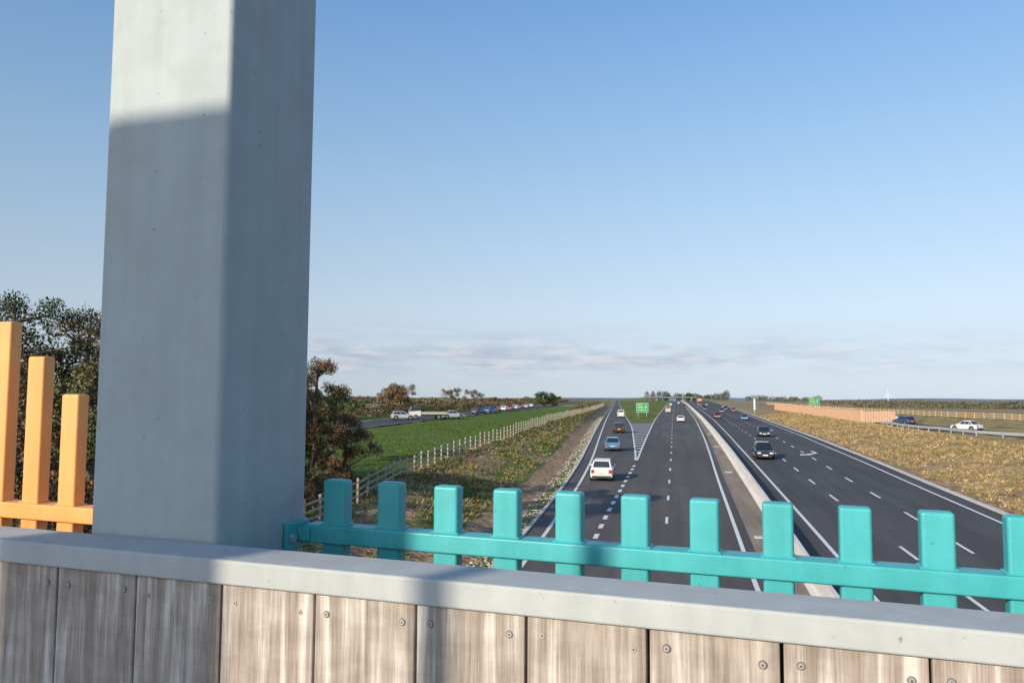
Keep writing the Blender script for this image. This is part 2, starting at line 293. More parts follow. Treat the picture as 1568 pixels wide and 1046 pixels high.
# ------------------------------------------------------------------ fences
woodf=mat('fence_wood',(.30,.25,.19),(.46,.40,.32),rough=.85,scale=3,stretch=(1,1,4))
woodt=mat('fence_wood_tan',(.50,.34,.21),(.64,.47,.31),rough=.85,scale=3)
def fence(name,fx,y0,y1,step,h,rails,m,offz=0,rh=.095):
    mb=MB(); y=y0; prev=None
    while y<=y1:
        x=float(fx(y)); z=float(ZG(x,y)); jit=random.uniform(-.05,.05)
        mb.box((x-.055,y-.055,z-.3),(x+.055,y+.055,z+h+jit))
        cur=Vector((x,y,z))
        if prev is not None:
            for r in rails: mb.beam(prev+Vector((.07,0,r+random.uniform(-.02,.02))),cur+Vector((.07,0,r+random.uniform(-.02,.02))),.04,rh)
        prev=cur; y+=step*(1 if y<200 else 1.4)
    return mb.obj(name,[m])
fence('post_and_rail_fence',lambda y:CL(y)+.2,14,430,2.0,1.3,(.35,.7,1.08),woodf)
fence('post_and_rail_fence',lambda y:np.interp(y,[110,150,223,330,600],[100,86,69,58,66]),110,600,2.6,1.45,(.35,.8,1.25),woodt,rh=.15)
mb=MB(); P=[(62,72),(50,92),(40,118),(37.5,140),(37,158)]
galv=mat('galvanised_steel',(.55,.56,.57),rough=.4,metal=.4)
pts=[]
for i in range(len(P)-1):
    for j in range(6): pts.append(Vector((*P[i],0)).lerp(Vector((*P[i+1],0)),j/6))
for i in range(len(pts)):
    p=pts[i]; z=float(ZG(p.x,p.y)); pts[i]=Vector((p.x,p.y,z)); mb.box((p.x-.06,p.y-.06,z-.2),(p.x+.06,p.y+.06,z+.72))
for i in range(len(pts)-1):
    a,b_=pts[i],pts[i+1]
    mb.beam(a+Vector((-.1,0,.66)),b_+Vector((-.1,0,.66)),.06,.12); mb.beam(a+Vector((-.12,0,.52)),b_+Vector((-.12,0,.52)),.03,.10); mb.beam(a+Vector((-.1,0,.42)),b_+Vector((-.1,0,.42)),.06,.10)
mb.obj('crash_barrier',[galv])
tan=mat('noise_barrier_timber',(.47,.29,.18),(.60,.40,.27),rough=.85,scale=1.5,stretch=(1,1,6))
mb=MB(); y=168
while y<330:
    x=36.5+(y-168)*.02; z=float(ZG(x,y)); st=.25*math.sin(y*.08)
    mb.box((x-.06,y+.1,z-.2),(x+.06,y+3.4,z+2.3+.15*round(st*3)),0)
    for q in np.arange(.2,3.3,.3): mb.box((x-.10,y+q,z-.2),(x-.062,y+q+.13,z+2.25+.15*round(st*3)),0)
    mb.box((x-.14,y-.1,z-.3),(x+.14,y+.1,z+2.6),1); mb.box((x-.12,y+.1,z+2.31+.15*round(st*3)),(x+.12,y+3.4,z+2.39+.15*round(st*3)),1)
    y+=3.5
for q in np.arange(0,6,.5): mb.box((36.6+q,167.6,float(ZG(38,168))-.2),(36.6+q+.44,167.75,float(ZG(38,168))+2.3),0)
mb.obj('timber_noise_barrier',[tan,woodt])
# ------------------------------------------------------------------ vegetation
bark=mat('bark',(.09,.07,.05),(.16,.13,.10),rough=.9,scale=4)
def leafm(n,c,c2): return mat(n,c,c2,rough=.75,scale=1.2,spec=.2)
LD=leafm('leaf_dark_green',(.026,.045,.016),(.055,.08,.028)); LG=leafm('leaf_green',(.06,.085,.024),(.10,.125,.035)); LO=leafm('leaf_olive',(.11,.105,.04),(.17,.15,.06))
LB=leafm('leaf_brown',(.11,.068,.038),(.19,.12,.065)); LR=leafm('leaf_rust',(.17,.085,.04),(.26,.135,.06)); LT=leafm('twig_tan',(.19,.145,.10),(.28,.22,.15))
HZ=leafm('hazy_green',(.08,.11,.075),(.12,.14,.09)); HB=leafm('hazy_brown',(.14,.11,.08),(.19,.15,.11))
def leaves(mb,C,size,mis,asp_=1.0):
    N=len(C); a=rng.normal(size=(N,3)); a/=np.linalg.norm(a,axis=1)[:,None]; r=rng.normal(size=(N,3)); b_=np.cross(a,r); b_/=np.linalg.norm(b_,axis=1)[:,None]
    s=size*rng.uniform(.5,1.3,(N,1)); a=a*s*.5*asp_; b_=b_*s*.35
    V=np.stack([C-a,C+b_,C+a,C-b_],1).reshape(-1,3)
    o=len(mb.v); mb.v+=[tuple(v) for v in V.tolist()]
    mb.f+=[(o+4*i,o+4*i+1,o+4*i+2,o+4*i+3) for i in range(N)]
    mb.m+=rng.choice(mis,N).tolist()
def tree(name,x,y,h,cr,mats,nl,ls,base=None,bare=.35,flat=.75,start=.25,nb=12,cl=(.14,.26)):
    mb=MB(); z=float(ZG(x,y))-.2; z0=z
    top=Vector((x+random.uniform(-.5,.5),y+random.uniform(-.5,.5),z+h*.85)); bot=Vector((x,y,z)); mid=bot.lerp(top,.5)+Vector((random.uniform(-.3,.3),random.uniform(-.3,.3),0))
    r=h*.022+.05
    mb.cyl(bot,mid,r,r*.65,8); mb.cyl(mid,top,r*.65,r*.15,7)
    tips=[top]
    for i in range(nb):
        t=start+(.95-start)*(i+random.random())/nb; p=(bot.lerp(mid,t*2) if t<.5 else mid.lerp(top,t*2-1))
        an=i*2.4+random.uniform(-.5,.5); tt=(t-start)/(1-start); rr=cr*(math.sin(math.pi*min(1,max(.12,tt*.85+.12)))**.6)*random.uniform(.55,1.1)
        q=p+Vector((math.cos(an)*rr,math.sin(an)*rr,rr*random.uniform(.2,.7)))
        mb.cyl(p,q,r*.35,r*.1,5,cap=False)
        tips.append(q)
        for j in range(3):
            u=random.uniform(.4,.95); s_=p.lerp(q,u); e_=s_+Vector((random.uniform(-1,1),random.uniform(-1,1),random.uniform(-.1,1)))*rr*.4
            mb.cyl(s_,e_,r*.12,r*.03,4,cap=False); tips.append(e_)
            for _ in range(int(bare*10)):
                f_=e_+Vector((random.uniform(-1,1),random.uniform(-1,1),random.uniform(0,1.2)))*cr*.22
                mb.cyl(s_.lerp(e_,random.uniform(.4,1)),f_,.018,.008,3,cap=False)
    per=nl//len(tips)
    for t in tips:
        mi=[random.choice(range(1,len(mats)+1)) for _ in range(2)]
        n_=int(per*random.uniform(.4,1.5)); rad=cr*random.uniform(*cl)
        d=rng.normal(size=(n_,3)); d/=np.linalg.norm(d,axis=1)[:,None]; d*=rng.uniform(0,1,(n_,1))**.45
        C=np.array(t)+d*np.array([rad,rad,rad*flat])
        C[:,2]=np.maximum(C[:,2],z0+.2)
        leaves(mb,C,ls,mi)
    return mb.obj(name,[bark]+mats)
def shrub_mass(name,pts,wd,h,mats,n,ls,clump=1.2,var=.5,zf=None):
    mb=MB(); P=[Vector((p[0],p[1],0)) for p in pts]; L=[(P[i+1]-P[i]).length for i in range(len(P)-1)]; T=sum(L); m=max(3,int(T/clump*1.4))
    per=max(4,n//m)
    for k_ in range(m):
        t=T*(k_+random.random())/m; i=0
        while i<len(L)-1 and t>L[i]: t-=L[i]; i+=1
        p=P[i].lerp(P[i+1],min(1,t/L[i])); x=p.x+random.uniform(-wd,wd)/2; y=p.y+random.uniform(-wd,wd)/2
        hh=h*(1-var/2+var*(.5+.5*math.sin(k_*.37)*math.cos(k_*.113))*random.uniform(.6,1.2)); z=float(ZG(x,y)) if zf is None else zf
        rad=clump*random.uniform(.7,1.3)
        d=rng.normal(size=(per,3)); d/=np.linalg.norm(d,axis=1)[:,None]; d*=rng.uniform(.1,1,(per,1))**.4
        C=np.array([x,y,z+hh*.5])+d*np.array([rad,rad,hh*.52]); C[:,2]=np.maximum(C[:,2],z+.05)
        leaves(mb,C,ls,[random.randrange(len(mats)),random.randrange(len(mats))])
    return mb.obj(name,mats)
# trees beside the pillar, right
tree('autumn_tree',-20.3,42.3,9.3,1.9,[LB,LR,LO,LT],12000,.10,bare=1.3,cl=(.16,.3))
tree('autumn_tree',-19.4,44.4,5.6,1.9,[LB,LR,LT],11000,.10,bare=1.3,start=.06,cl=(.16,.3))
tree('autumn_tree',-19.3,40.8,5.0,1.8,[LB,LD,LR],10000,.10,bare=.9,start=.05,cl=(.16,.3))
tree('autumn_tree',-21.8,43.5,6.6,2.2,[LB,LD,LR],9000,.12,bare=.6,start=.06,cl=(.18,.3))
tree('shrub',-17.9,38.2,2.4,1.2,[LD,LB,LO],4500,.10,start=.03,cl=(.2,.3))
tree('pine_tree',-26.2,59,6.6,2.4,[LD,LD,LG],9000,.15,start=.3,flat=.5,cl=(.2,.32))
tree('broadleaf_tree',-17.9,28.5,12.4,2.5,[LO,LB,LG],8000,.22,start=.55,cl=(.25,.36))  # two trees hidden behind the pillar, placed to cast shadows on the road
tree('broadleaf_tree',-19.9,33,11.8,1.6,[LD,LG,LB],5000,.22,start=.6,cl=(.25,.36))
# left group
for (x,y,h,r_,ms,nm) in ((-30.6,32,12.6,2.9,[LD,LD,LG],'pine_tree'),(-28.0,33.8,11.7,2.8,[LD,LD,LB],'pine_tree'),(-34.0,31,12.8,3.2,[LD,LD,LG],'pine_tree'),(-25.3,34,10.6,2.6,[LD,LB,LD],'pine_tree'),(-32.5,29,9.2,3.0,[LB,LD,LR],'broadleaf_tree'),(-28.2,30,8.8,2.7,[LB,LD,LB],'broadleaf_tree'),
   (-19.9,24.2,8.3,1.8,[LO,LG,LT],'broadleaf_tree'),(-22.6,24.6,6.6,2.3,[LO,LT,LB],'broadleaf_tree'),(-25.5,25.5,7.6,2.5,[LB,LD,LR],'broadleaf_tree'),(-20.7,20.8,4.9,1.9,[LG,LB,LD],'broadleaf_tree'),(-23.5,20.5,5.0,2.2,[LB,LT,LR],'broadleaf_tree'),(-18.0,20.6,4.0,1.7,[LD,LB,LR],'broadleaf_tree')):
    tree(nm,x,y,h,r_,ms,15000,.12,flat=.6 if nm=='pine_tree' else .85,start=.12 if nm=='pine_tree' else .06,bare=.15 if nm=='pine_tree' else .7,nb=18,cl=(.2,.36))
shrub_mass('tree_belt',[(-42,38),(-33,37),(-27,37.5),(-22.5,38.5)],3,9.2,[LD,LB,LD],26000,.22,1.7,.4)
shrub_mass('hedge',[(-19,16),(-21,20),(-26,27),(-33,36),(-40,52)],5,3.2,[LD,LB,LO],20000,.16,1.4)
shrub_mass('hedge',[(-60,60),(-58,110),(-58,150),(-62,230),(-72,400),(-92,700)],3,2.7,[LB,LD,LT,LB],42000,.42,1.8,.35)
for (x,y,h,r_,ms,nm) in ((-66,185,7.2,4,[LB,LT,LO],'autumn_tree'),(-62,172,6.2,3.5,[LB,LR,LT],'autumn_tree'),(-70,200,6.4,4,[LT,LB,LB],'autumn_tree'),(-60,215,7.0,3,[LT,LB,LT],'bare_tree'),(-57,225,6.8,3,[LT,LT,LB],'bare_tree'),(-62,128,5.6,2.8,[LB,LD,LR],'autumn_tree'),(-64,112,6.6,3.2,[LD,LD,LB],'pine_tree'),(-54,330,6.6,4.4,[LG,LD,LG],'pine_tree'),(-50,335,5.2,3.5,[LG,LG,LD],'broadleaf_tree')):
    tree(nm,x,y,h,r_,ms,2200 if nm=='bare_tree' else 5000,.30,bare=1.0 if nm=='bare_tree' else .4,start=.12,cl=(.18,.3))
shrub_mass('scrub',[(-27,235),(-33,330),(-40,430)],3,1.8,[LB,LD,LO],9000,.4,1.6)
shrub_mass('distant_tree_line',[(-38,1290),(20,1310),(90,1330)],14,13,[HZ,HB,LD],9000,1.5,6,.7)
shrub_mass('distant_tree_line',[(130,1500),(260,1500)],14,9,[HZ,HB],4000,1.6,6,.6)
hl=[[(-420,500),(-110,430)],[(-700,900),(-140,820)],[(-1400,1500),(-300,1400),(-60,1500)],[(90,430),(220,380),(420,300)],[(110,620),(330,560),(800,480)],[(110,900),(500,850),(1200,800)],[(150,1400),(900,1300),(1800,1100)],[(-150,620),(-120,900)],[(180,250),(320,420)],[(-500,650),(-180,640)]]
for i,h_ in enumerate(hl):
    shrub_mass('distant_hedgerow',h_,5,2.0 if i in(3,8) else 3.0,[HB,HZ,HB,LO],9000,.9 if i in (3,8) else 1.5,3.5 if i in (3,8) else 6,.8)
# ------------------------------------------------------------------ grass tufts & stones
def tufts(name,xf,y0,y1,n,mats,h0,h1):
    mb=MB(); yv=y0+(y1-y0)*rng.uniform(0,1,n)**1.5; xa,xb=xf(yv); xv=xa+(xb-xa)*rng.uniform(0,1,n)
    keep=wob(xv,yv,.3)+rng.uniform(-.6,.6,n)>-.1; xv=xv[keep];yv=yv[keep]; zv=ZG(xv,yv)
    for x,y,z in zip(xv,yv,zv):
        mi=random.randrange(len(mats))
        for _ in range(5):
            a=random.uniform(0,6.28); wd=.035+.0005*y; hh=random.uniform(h0,h1); dx,dy=math.cos(a)*wd,math.sin(a)*wd; ox,oy=random.uniform(-.13,.13),random.uniform(-.13,.13)
            mb.add([(x-dx+ox,y-dy+oy,z-.03),(x+dx+ox,y+dy+oy,z-.03),(x+ox*2.5,y+oy*2.5,z+hh)],[(0,1,2)],mi)
    return mb.obj(name,mats)
gd=leafm('grass_dry',(.31,.21,.10),(.46,.34,.17)); gd2=leafm('grass_straw',(.40,.29,.145),(.57,.43,.24)); gg=leafm('grass_green',(.07,.12,.025),(.13,.19,.045)); gb=leafm('grass_brown',(.18,.11,.06),(.28,.19,.10)); go=leafm('grass_olive',(.14,.14,.05),(.22,.21,.08))
tufts('dry_grass',lambda y:(ER(y)+1.2,CR(y)+5),20,260,21000,[gd,gd2,gd,gb,gd,go],.07,.27)
tufts('bank_grass',lambda y:(CL(y)-.5,EL(y)-3.6),25,260,15000,[gd,gg,gg,gb,go],.06,.24)
tufts('field_grass',lambda y:(CL(y)-18,CL(y)-.3),30,130,9000,[gg,gg,LG],.04,.10)
mb=MB(); n=3600; yv=25+200*rng.uniform(0,1,n)**1.4; xv=EL(yv)-.2-1.3*rng.uniform(0,1,n)**2; zv=ZG(xv,yv)
for x,y,z in zip(xv,yv,zv):
    s_=random.uniform(.04,.12); vs=[(x+random.uniform(.5,1)*s_*a,y+random.uniform(.5,1)*s_*b_,z+c_*s_*.8) for a,b_,c_ in ((-1,0,.1),(0,-1,.1),(1,0,.1),(0,1,.1),(0,0,1))]
    mb.add(vs,[(0,1,4),(1,2,4),(2,3,4),(3,0,4)],random.randrange(2))
mb.obj('gravel',[mat('stone_light',(.42,.38,.32),(.6,.56,.49),rough=.9,scale=3),mat('stone_grey',(.24,.20,.165),(.38,.33,.28),rough=.9,scale=3)])
# ------------------------------------------------------------------ vehicles
glass=mat('car_glass',(.02,.025,.03),rough=.08,spec=.8); tyre=mat('tyre',(.02,.02,.02),rough=.85); hub=mat('alloy_wheel',(.45,.46,.47),rough=.3,metal=.8)
trim=mat('black_trim',(.03,.03,.03),rough=.6); red=mat('tail_light',(.45,.02,.02),rough=.3); hl_=mat('head_light',(.8,.8,.78),rough=.15); py_=mat('plate_yellow',(.75,.55,.05),rough=.5); pw=mat('plate_white',(.8,.8,.78),rough=.5)
def paint(n,c): return mat(n,c,rough=.28,coat=.8,spec=.5)
PW=paint('paint_white',(.72,.72,.70)); PB=paint('paint_blue',(.06,.19,.36)); PK=paint('paint_black',(.025,.028,.032)); PS=paint('paint_silver',(.42,.44,.46)); PR=paint('paint_red',(.28,.03,.03)); PN=paint('paint_navy',(.03,.06,.14)); PG=paint('paint_grey',(.12,.13,.14)); PO=paint('paint_orange',(.65,.24,.10)); PBE=paint('paint_beige',(.5,.45,.36)); PY=paint('paint_yellow',(.75,.55,.1))
def wheels(bm_,W,ax,r=.33,ww=.22):
    for yy_ in ax:
        for s_ in (-1,1):
            x=s_*(W/2-.10); bm_.cyl((s_*(W/2-.02),yy_,r+.01),(s_*(W/2+.004),yy_,r+.01),r+.09,r+.09,18,4)
            bm_.cyl((x-ww/2*s_,yy_,r),(s_*(W/2+.012),yy_,r),r,r*.96,18,2); bm_.cyl((s_*(W/2+.01),yy_,r),(s_*(W/2+.02),yy_,r),r*.62,r*.55,12,3)
def car(name,x,y,az,p,kind='hatch',L=4.2,W=1.8,H=1.5,z=None):
    mb=MB(); belt=H*.60 if kind!='van' else H*.52
    hd=dict(hatch=-.16,suv=-.12,saloon=-.14,van=-.08)[kind]
    st=[(-.5,.40,belt*.72,.84),(-.492,.28,belt*.86,.90),(-.475,.22,belt*.98,.96),(-.34,.20,belt,1),(-.1,.19,belt,1),(.12,.19,belt-.02,1),(.24,.2,belt-.05,.995),(.38,.21,belt+hd*.7,.97),(.46,.24,belt+hd*1.3,.92),(.49,.28,belt+hd*2,.85),(.5,.36,belt+hd*2.6,.80)]
    if kind=='saloon': st[2]=(-.475,.22,belt*.93,.95); st[3]=(-.36,.20,belt*.97,1)
    n=len(st); vs=[]
    for (t,zl,zt,hw) in st:
        w_=W/2*hw; vs+=[(-w_*.86,t*L,zl),(-w_,t*L,zl+.12),(-w_*1.0,t*L,zl*.45+zt*.55),(-w_*.975,t*L,zt-.06),(-w_*.90,t*L,zt),(w_*.90,t*L,zt),(w_*.975,t*L,zt-.06),(w_,t*L,zl*.45+zt*.55),(w_,t*L,zl+.12),(w_*.86,t*L,zl)]
    m=10; fs=[]
    for i in range(n-1):
        for j in range(m): fs.append((i*m+j,i*m+(j+1)%m,(i+1)*m+(j+1)%m,(i+1)*m+j))
    fs+=[tuple(range(m))[::-1],tuple((n-1)*m+j for j in range(m))]
    mb.add(vs,fs,0)
    B0,B1,R0,R1=dict(hatch=(-.475,.25,-.385,.03),suv=(-.48,.25,-.43,.05),saloon=(-.36,.24,-.20,.03),van=(-.49,.33,-.485,.20))[kind]
    hb=W/2*.90; hr=W/2*(.70 if kind!='van' else .82); zb=belt-.03; zt=H; zm=H-.05
    def ring(y0,y1,hw,z_): return [(-hw,y0*L,z_),(hw,y0*L,z_),(hw,y1*L,z_),(-hw,y1*L,z_)]
    V=ring(B0,B1,hb,zb)+ring(R0,R1,hr,zm)+ring(R0+.025,R1-.03,hr*.88,zt)
    mb.add(V,[(0,1,5,4),(1,2,6,5),(2,3,7,6),(3,0,4,7),(4,5,9,8),(5,6,10,9),(6,7,11,10),(7,4,8,11),(8,9,10,11)],0)
    def pane(q,u0,u1,v0,v1,off):
        q=[Vector(a) for a in q]; nrm=(q[1]-q[0]).cross(q[3]-q[0]).normalized()*off
        def P_(u,v): return q[0].lerp(q[1],u).lerp(q[3].lerp(q[2],u),v)+nrm
        mb.add([P_(u0,v0),P_(u1,v0),P_(u1,v1),P_(u0,v1)],[(0,1,2,3)],1)
    pane([V[0],V[1],V[5],V[4]],.07,.93,.18 if kind!='van' else .4,.92,.012)
    pane([V[2],V[3],V[7],V[6]],.05,.95,.08,.95,.012)
    for q in ([V[1],V[2],V[6],V[5]],[V[3],V[0],V[4],V[7]]):
        fl=q[0] is V[3]
        if kind=='van': segs=((.70,.95),) 
        else: segs=((.05,.22),(.25,.53),(.56,.92))
        for a,b_ in segs:
            if fl: a,b_=1-b_,1-a
            pane(q,a,b_,.14,.9,.012)
    wheels(mb,W,(-.31*L,.31*L),.33 if H<1.6 else .36)
    hw=W/2
    for s_ in (-1,1):
        mb.box((min(s_*hw*.62,s_*hw*.88),-.5*L-.012,belt*.62),(max(s_*hw*.62,s_*hw*.88),-.485*L,belt*.90),5)
        mb.box((min(s_*hw*.45,s_*hw*.80),.485*L,belt+hd*2.2-.14),(max(s_*hw*.45,s_*hw*.80),.5*L+.012,belt+hd*2.2),6)
        mb.box((min(s_*hw*1.0,s_*hw*1.14),.19*L,belt-.02),(max(s_*hw*1.0,s_*hw*1.14),.215*L,belt+.12),0)
    mb.box((-.26,-.5*L-.02,belt*.55),(.26,-.5*L-.005,belt*.55+.11),7); mb.box((-.26,.5*L+.005,.40),(.26,.5*L+.02,.51),8)
    mb.box((-hw*.80,-.5*L-.015,.26),(hw*.80,-.47*L,.42),4); mb.box((-hw*.62,.49*L,.26),(hw*.62,.5*L+.012,.38),4); mb.box((-hw*.42,.49*L,.52),(hw*.42,.5*L+.014,.62),4)
    z=float(ZG(x,y))+.07 if z is None else z
    return mb.obj(name,[p,glass,tyre,hub,trim,red,hl_,py_,pw],loc=(x,y,z+.01),rotz=-math.radians(az))
def lorry(name,x,y,az,pc,pb,L=9,H=3.9,flat=False,z=None):
    mb=MB(); W=2.45 if not flat else 2.0; cl_=2.0; ch=2.9 if not flat else 2.2
    V=[(-W/2,L/2-cl_,.6),(W/2,L/2-cl_,.6),(W/2,L/2,.5),(-W/2,L/2,.5),(-W/2,L/2-cl_,1.5),(W/2,L/2-cl_,1.5),(W/2,L/2,1.35),(-W/2,L/2,1.35),(-W/2*.92,L/2-cl_,ch),(W/2*.92,L/2-cl_,ch),(W/2*.9,L/2-.4,ch),(-W/2*.9,L/2-.4,ch)]
    mb.add(V,[(0,1,5,4),(1,2,6,5),(2,3,7,6),(3,0,4,7),(4,5,9,8),(8,9,10,11)],0); mb.add([V[6],V[7],V[11],V[10]],[(0,1,2,3)],1); mb.add([V[5],V[6],V[10],V[9]],[(0,1,2,3)],1); mb.add([V[7],V[4],V[8],V[11]],[(0,1,2,3)],1)
    mb.box((-W/2*.9,-L/2,.6),(W/2*.9,L/2-cl_,.85),4)
    if flat:
        mb.box((-W/2,-L/2,.86),(W/2,L/2-cl_-.1,1.0),9); mb.box((-W/2,-L/2,1.0),(-W/2+.05,L/2-cl_-.1,1.3),9); mb.box((W/2-.05,-L/2,1.0),(W/2,L/2-cl_-.1,1.3),9); mb.box((-W/2+.3,-L/2+1,1.0),(W/2-.3,-L/2+2.4,1.5),4)
    else:
        mb.box((-W/2,-L/2,.95),(W/2,L/2-cl_-.2,H),9); mb.box((-W/2+.1,-L/2-.02,1.1),(-.02,-L/2,H-.1),9); mb.box((.02,-L/2-.02,1.1),(W/2-.1,-L/2,H-.1),9)
    wheels(mb,W,(-.33*L,-.2*L,.36*L) if not flat else (-.3*L,.33*L),.45 if not flat else .36,.3)
    z=float(ZG(x,y))+.08 if z is None else z
    return mb.obj(name,[pc,glass,tyre,hub,trim,red,hl_,py_,pw,pb],loc=(x,y,z),rotz=-math.radians(az))
car('suv',-5.75,67,-2,PW,'suv',4.4,1.86,1.66)
car('hatchback_car',-7.0,95,-5,PB,'hatch',4.2,1.84,1.55)
car('suv',-8.9,135,-5,PK,'suv',4.3,1.85,1.65)
car('van',-14.0,221,-5,PW,'van',4.9,1.95,2.1)
car('hatchback_car',1.8,188,1,PW,'hatch',4.1,1.8,1.5)
car('van',-1.6,286,0,PBE,'van',5,2.0,2.3)
car('hatchback_car',-1.2,500,0,PW,'hatch',4.1,1.8,1.6); car('saloon_car',5.5,420,0,PK,'saloon',4.5,1.8,1.5); car('suv',4.5,640,0,PW,'suv',4.4,1.8,1.7)
car('suv',9.3,88,181,PK,'suv',4.6,1.92,1.68)
car('saloon_car',13.7,129,182,PK,'saloon',4.5,1.82,1.5)
car('hatchback_car',17.8,210,184,PB,'hatch',4.2,1.8,1.5)
car('hatchback_car',11.9,225,181,PR,'hatch',4.1,1.8,1.5)
car('saloon_car',13.6,355,181,PN,'saloon',4.4,1.8,1.5); car('hatchback_car',22,355,184,PK,'hatch',4.1,1.8,1.5); car('suv',23.2,322,184,PR,'suv'); car('hatchback_car',21,520,184,PS,'hatch'); car('saloon_car',15,460,181,PK,'saloon',4.4,1.8,1.5); car('hatchback_car',26,430,184,PS,'hatch')
car('hatchback_car',14.5,400,181,PK,'hatch'); car('suv',24.5,385,184,PN,'suv'); car('hatchback_car',19.5,600,183,PK,'hatch'); car('hatchback_car',17.5,300,182,PG,'hatch')
lorry('lorry',16.0,500,181,PO,PO,8,4.4)
lorry('lorry',1.5,760,0,PW,PB,8,4.0)
def dz(x,y): return float(ZG(x,y))+.13
car('hatchback_car',-45.5,131,62,PS,'hatch',4.0,1.75,1.45,z=dz(-45.5,131)); lorry('flatbed_truck',-43,137,245,PW,PBE,6.5,flat=True,z=dz(-43,137)); car('saloon_car',-39.9,143,60,PS,'saloon',4.3,z=dz(-39.9,143))
for i,(x,y,p) in enumerate(((-44.5,182,PN),(-43.5,190,PB),(-47,212,PK),(-47.5,226,PW),(-48.5,240,PR),(-50,256,PW),(-51.5,272,PK),(-53,292,PS),(-56,320,PW))):
    car('suv' if i%3==0 else 'hatchback_car',x,y,20 if i<2 else 5,p,'suv' if i%3==0 else 'hatch',z=dz(x,y))
for x,y,a,p,kd in ((43.5,132,-35,PW,'saloon'),(42,160,-25,PN,'hatch'),(43.5,176,-25,PW,'saloon'),(44,193,-15,PN,'suv'),(47.5,109,-40,PS,'hatch'),(56,92,140,PK,'suv')):
    car(dict(saloon='saloon_car',hatch='hatchback_car',suv='suv')[kd],x,y,a,p,kd,4.4,1.8,1.5,z=dz(x,y))
# ------------------------------------------------------------------ signs, lamp, turbine
sg=mat('sign_green',(.01,.28,.10),rough=.4); sw=mat('sign_white',(.8,.8,.8),rough=.4); sy=mat('sign_yellow',(.85,.65,.05),rough=.4); stl=mat('steel_post',(.4,.41,.42),rough=.5,metal=.3)
def sign(name,x,y,w_,h_,zc,base,az=0,posts=(-.35,.35)):
    mb=MB(); zb=float(ZG(x,y))-zc
    for q in posts: mb.cyl((q*w_,.08,zb-.2),(q*w_,.08,h_/2),.07,.07,8,1)
    mb.box((-w_/2,-.02,-h_/2),(w_/2,.02,h_/2),2); mb.box((-w_/2+.05,-.03,-h_/2+.05),(w_/2-.05,-.021,h_/2-.05),0)
    for i in range(3):
        z_=h_*(.3-.27*i); mb.box((-w_*.38,-.036,z_-.07),(w_*(.0+.1*i),-.031,z_+.07),2 if i==1 else 3)
    mb.box((w_*.29,-.036,-h_*.35),(w_*.315,-.031,h_*.3),2); mb.box((w_*.22,-.038,h_*.05),(w_*.38,-.037,h_*.09),2)
    return mb.obj(name,[base,stl,sw,sy],loc=(x,y,zc),rotz=-math.radians(az))
sign('direction_sign',-8.6,233,3.4,2.7,-2.3,sg)
sign('direction_sign',52,316,3.6,3.0,-.3,sg)
mb=MB(); z=float(ZG(27,280)); mb.cyl((27,280.1,z-.3),(27,280.1,z+5.0),.09,.09,8); mb.box((26.72,280,z+1.4),(27.28,280.05,z+5.2),0); mb.box((26.76,279.98,z+1.5),(27.24,279.995,z+5.1),1); mb.obj('traffic_sign',[stl,sw])
mb=MB(); bx,by=-37.5,41; z=float(ZG(bx,by)); mb.cyl((0,0,0),(0,0,8.9),.10,.06,8); mb.cyl((0,0,8.9),(-.8,.1,9.15),.04,.03,6); mb.box((-1.1,-.15,9.08),(-.5,.2,9.22)); mb.obj('street_lamp',[galv],loc=(bx,by,z))
mb=MB(); mb.cyl((0,0,-8),(0,0,30),1.6,1.0,10); mb.box((-1,-2.5,29),(1,2,31.4)); 
for a in (95,215,335):
    a=math.radians(a); d=Vector((math.cos(a),0,math.sin(a))); mb.cyl(Vector((0,-2.8,30.2)),Vector((0,-2.8,30.2))+d*19,1.2,.5,5)
mb.obj('wind_turbine',[sw],loc=(794,3221,-6))
# far overbridge with parapets, piers and abutment ramps
fc=mat('hazy_concrete',(.17,.18,.185),(.23,.235,.235),rough=.95,scale=.3)  # distance haze is mixed into this concrete grey
mb=MB(); mb.box((-38,1240,3.2),(34,1247,4.1)); mb.box((-38,1239.7,4.11),(34,1240,4.9)); mb.box((-38,1247,4.11),(34,1247.3,4.9))
for x in (-24,-4,15,28): mb.box((x-.8,1241,-3),(x+.8,1246,3.19))
for s_ in (-1,1):
    x0=-38 if s_<0 else 34; x1=x0+s_*80; mb.add([(x0,1240,4.1),(x0,1247,4.1),(x1,1247,-3),(x1,1240,-3),(x0,1230,-3),(x0,1257,-3)],[(0,1,2,3),(0,3,4),(1,5,2)],1)
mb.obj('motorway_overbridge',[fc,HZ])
mb=MB()
hm=mat('hazy_hill',(.20,.27,.33),(.26,.32,.35),rough=1,scale=.002,spec=0)  # bluish tone paints the air haze into the hills
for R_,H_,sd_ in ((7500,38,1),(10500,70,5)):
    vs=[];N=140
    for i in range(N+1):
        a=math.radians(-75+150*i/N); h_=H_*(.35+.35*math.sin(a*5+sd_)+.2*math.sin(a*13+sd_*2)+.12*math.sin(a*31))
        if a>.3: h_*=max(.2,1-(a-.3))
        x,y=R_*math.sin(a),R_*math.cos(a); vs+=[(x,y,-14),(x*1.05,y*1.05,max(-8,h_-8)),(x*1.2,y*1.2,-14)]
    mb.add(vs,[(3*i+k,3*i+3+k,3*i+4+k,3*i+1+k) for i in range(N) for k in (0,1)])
mb.obj('hills',[hm],smooth=True)
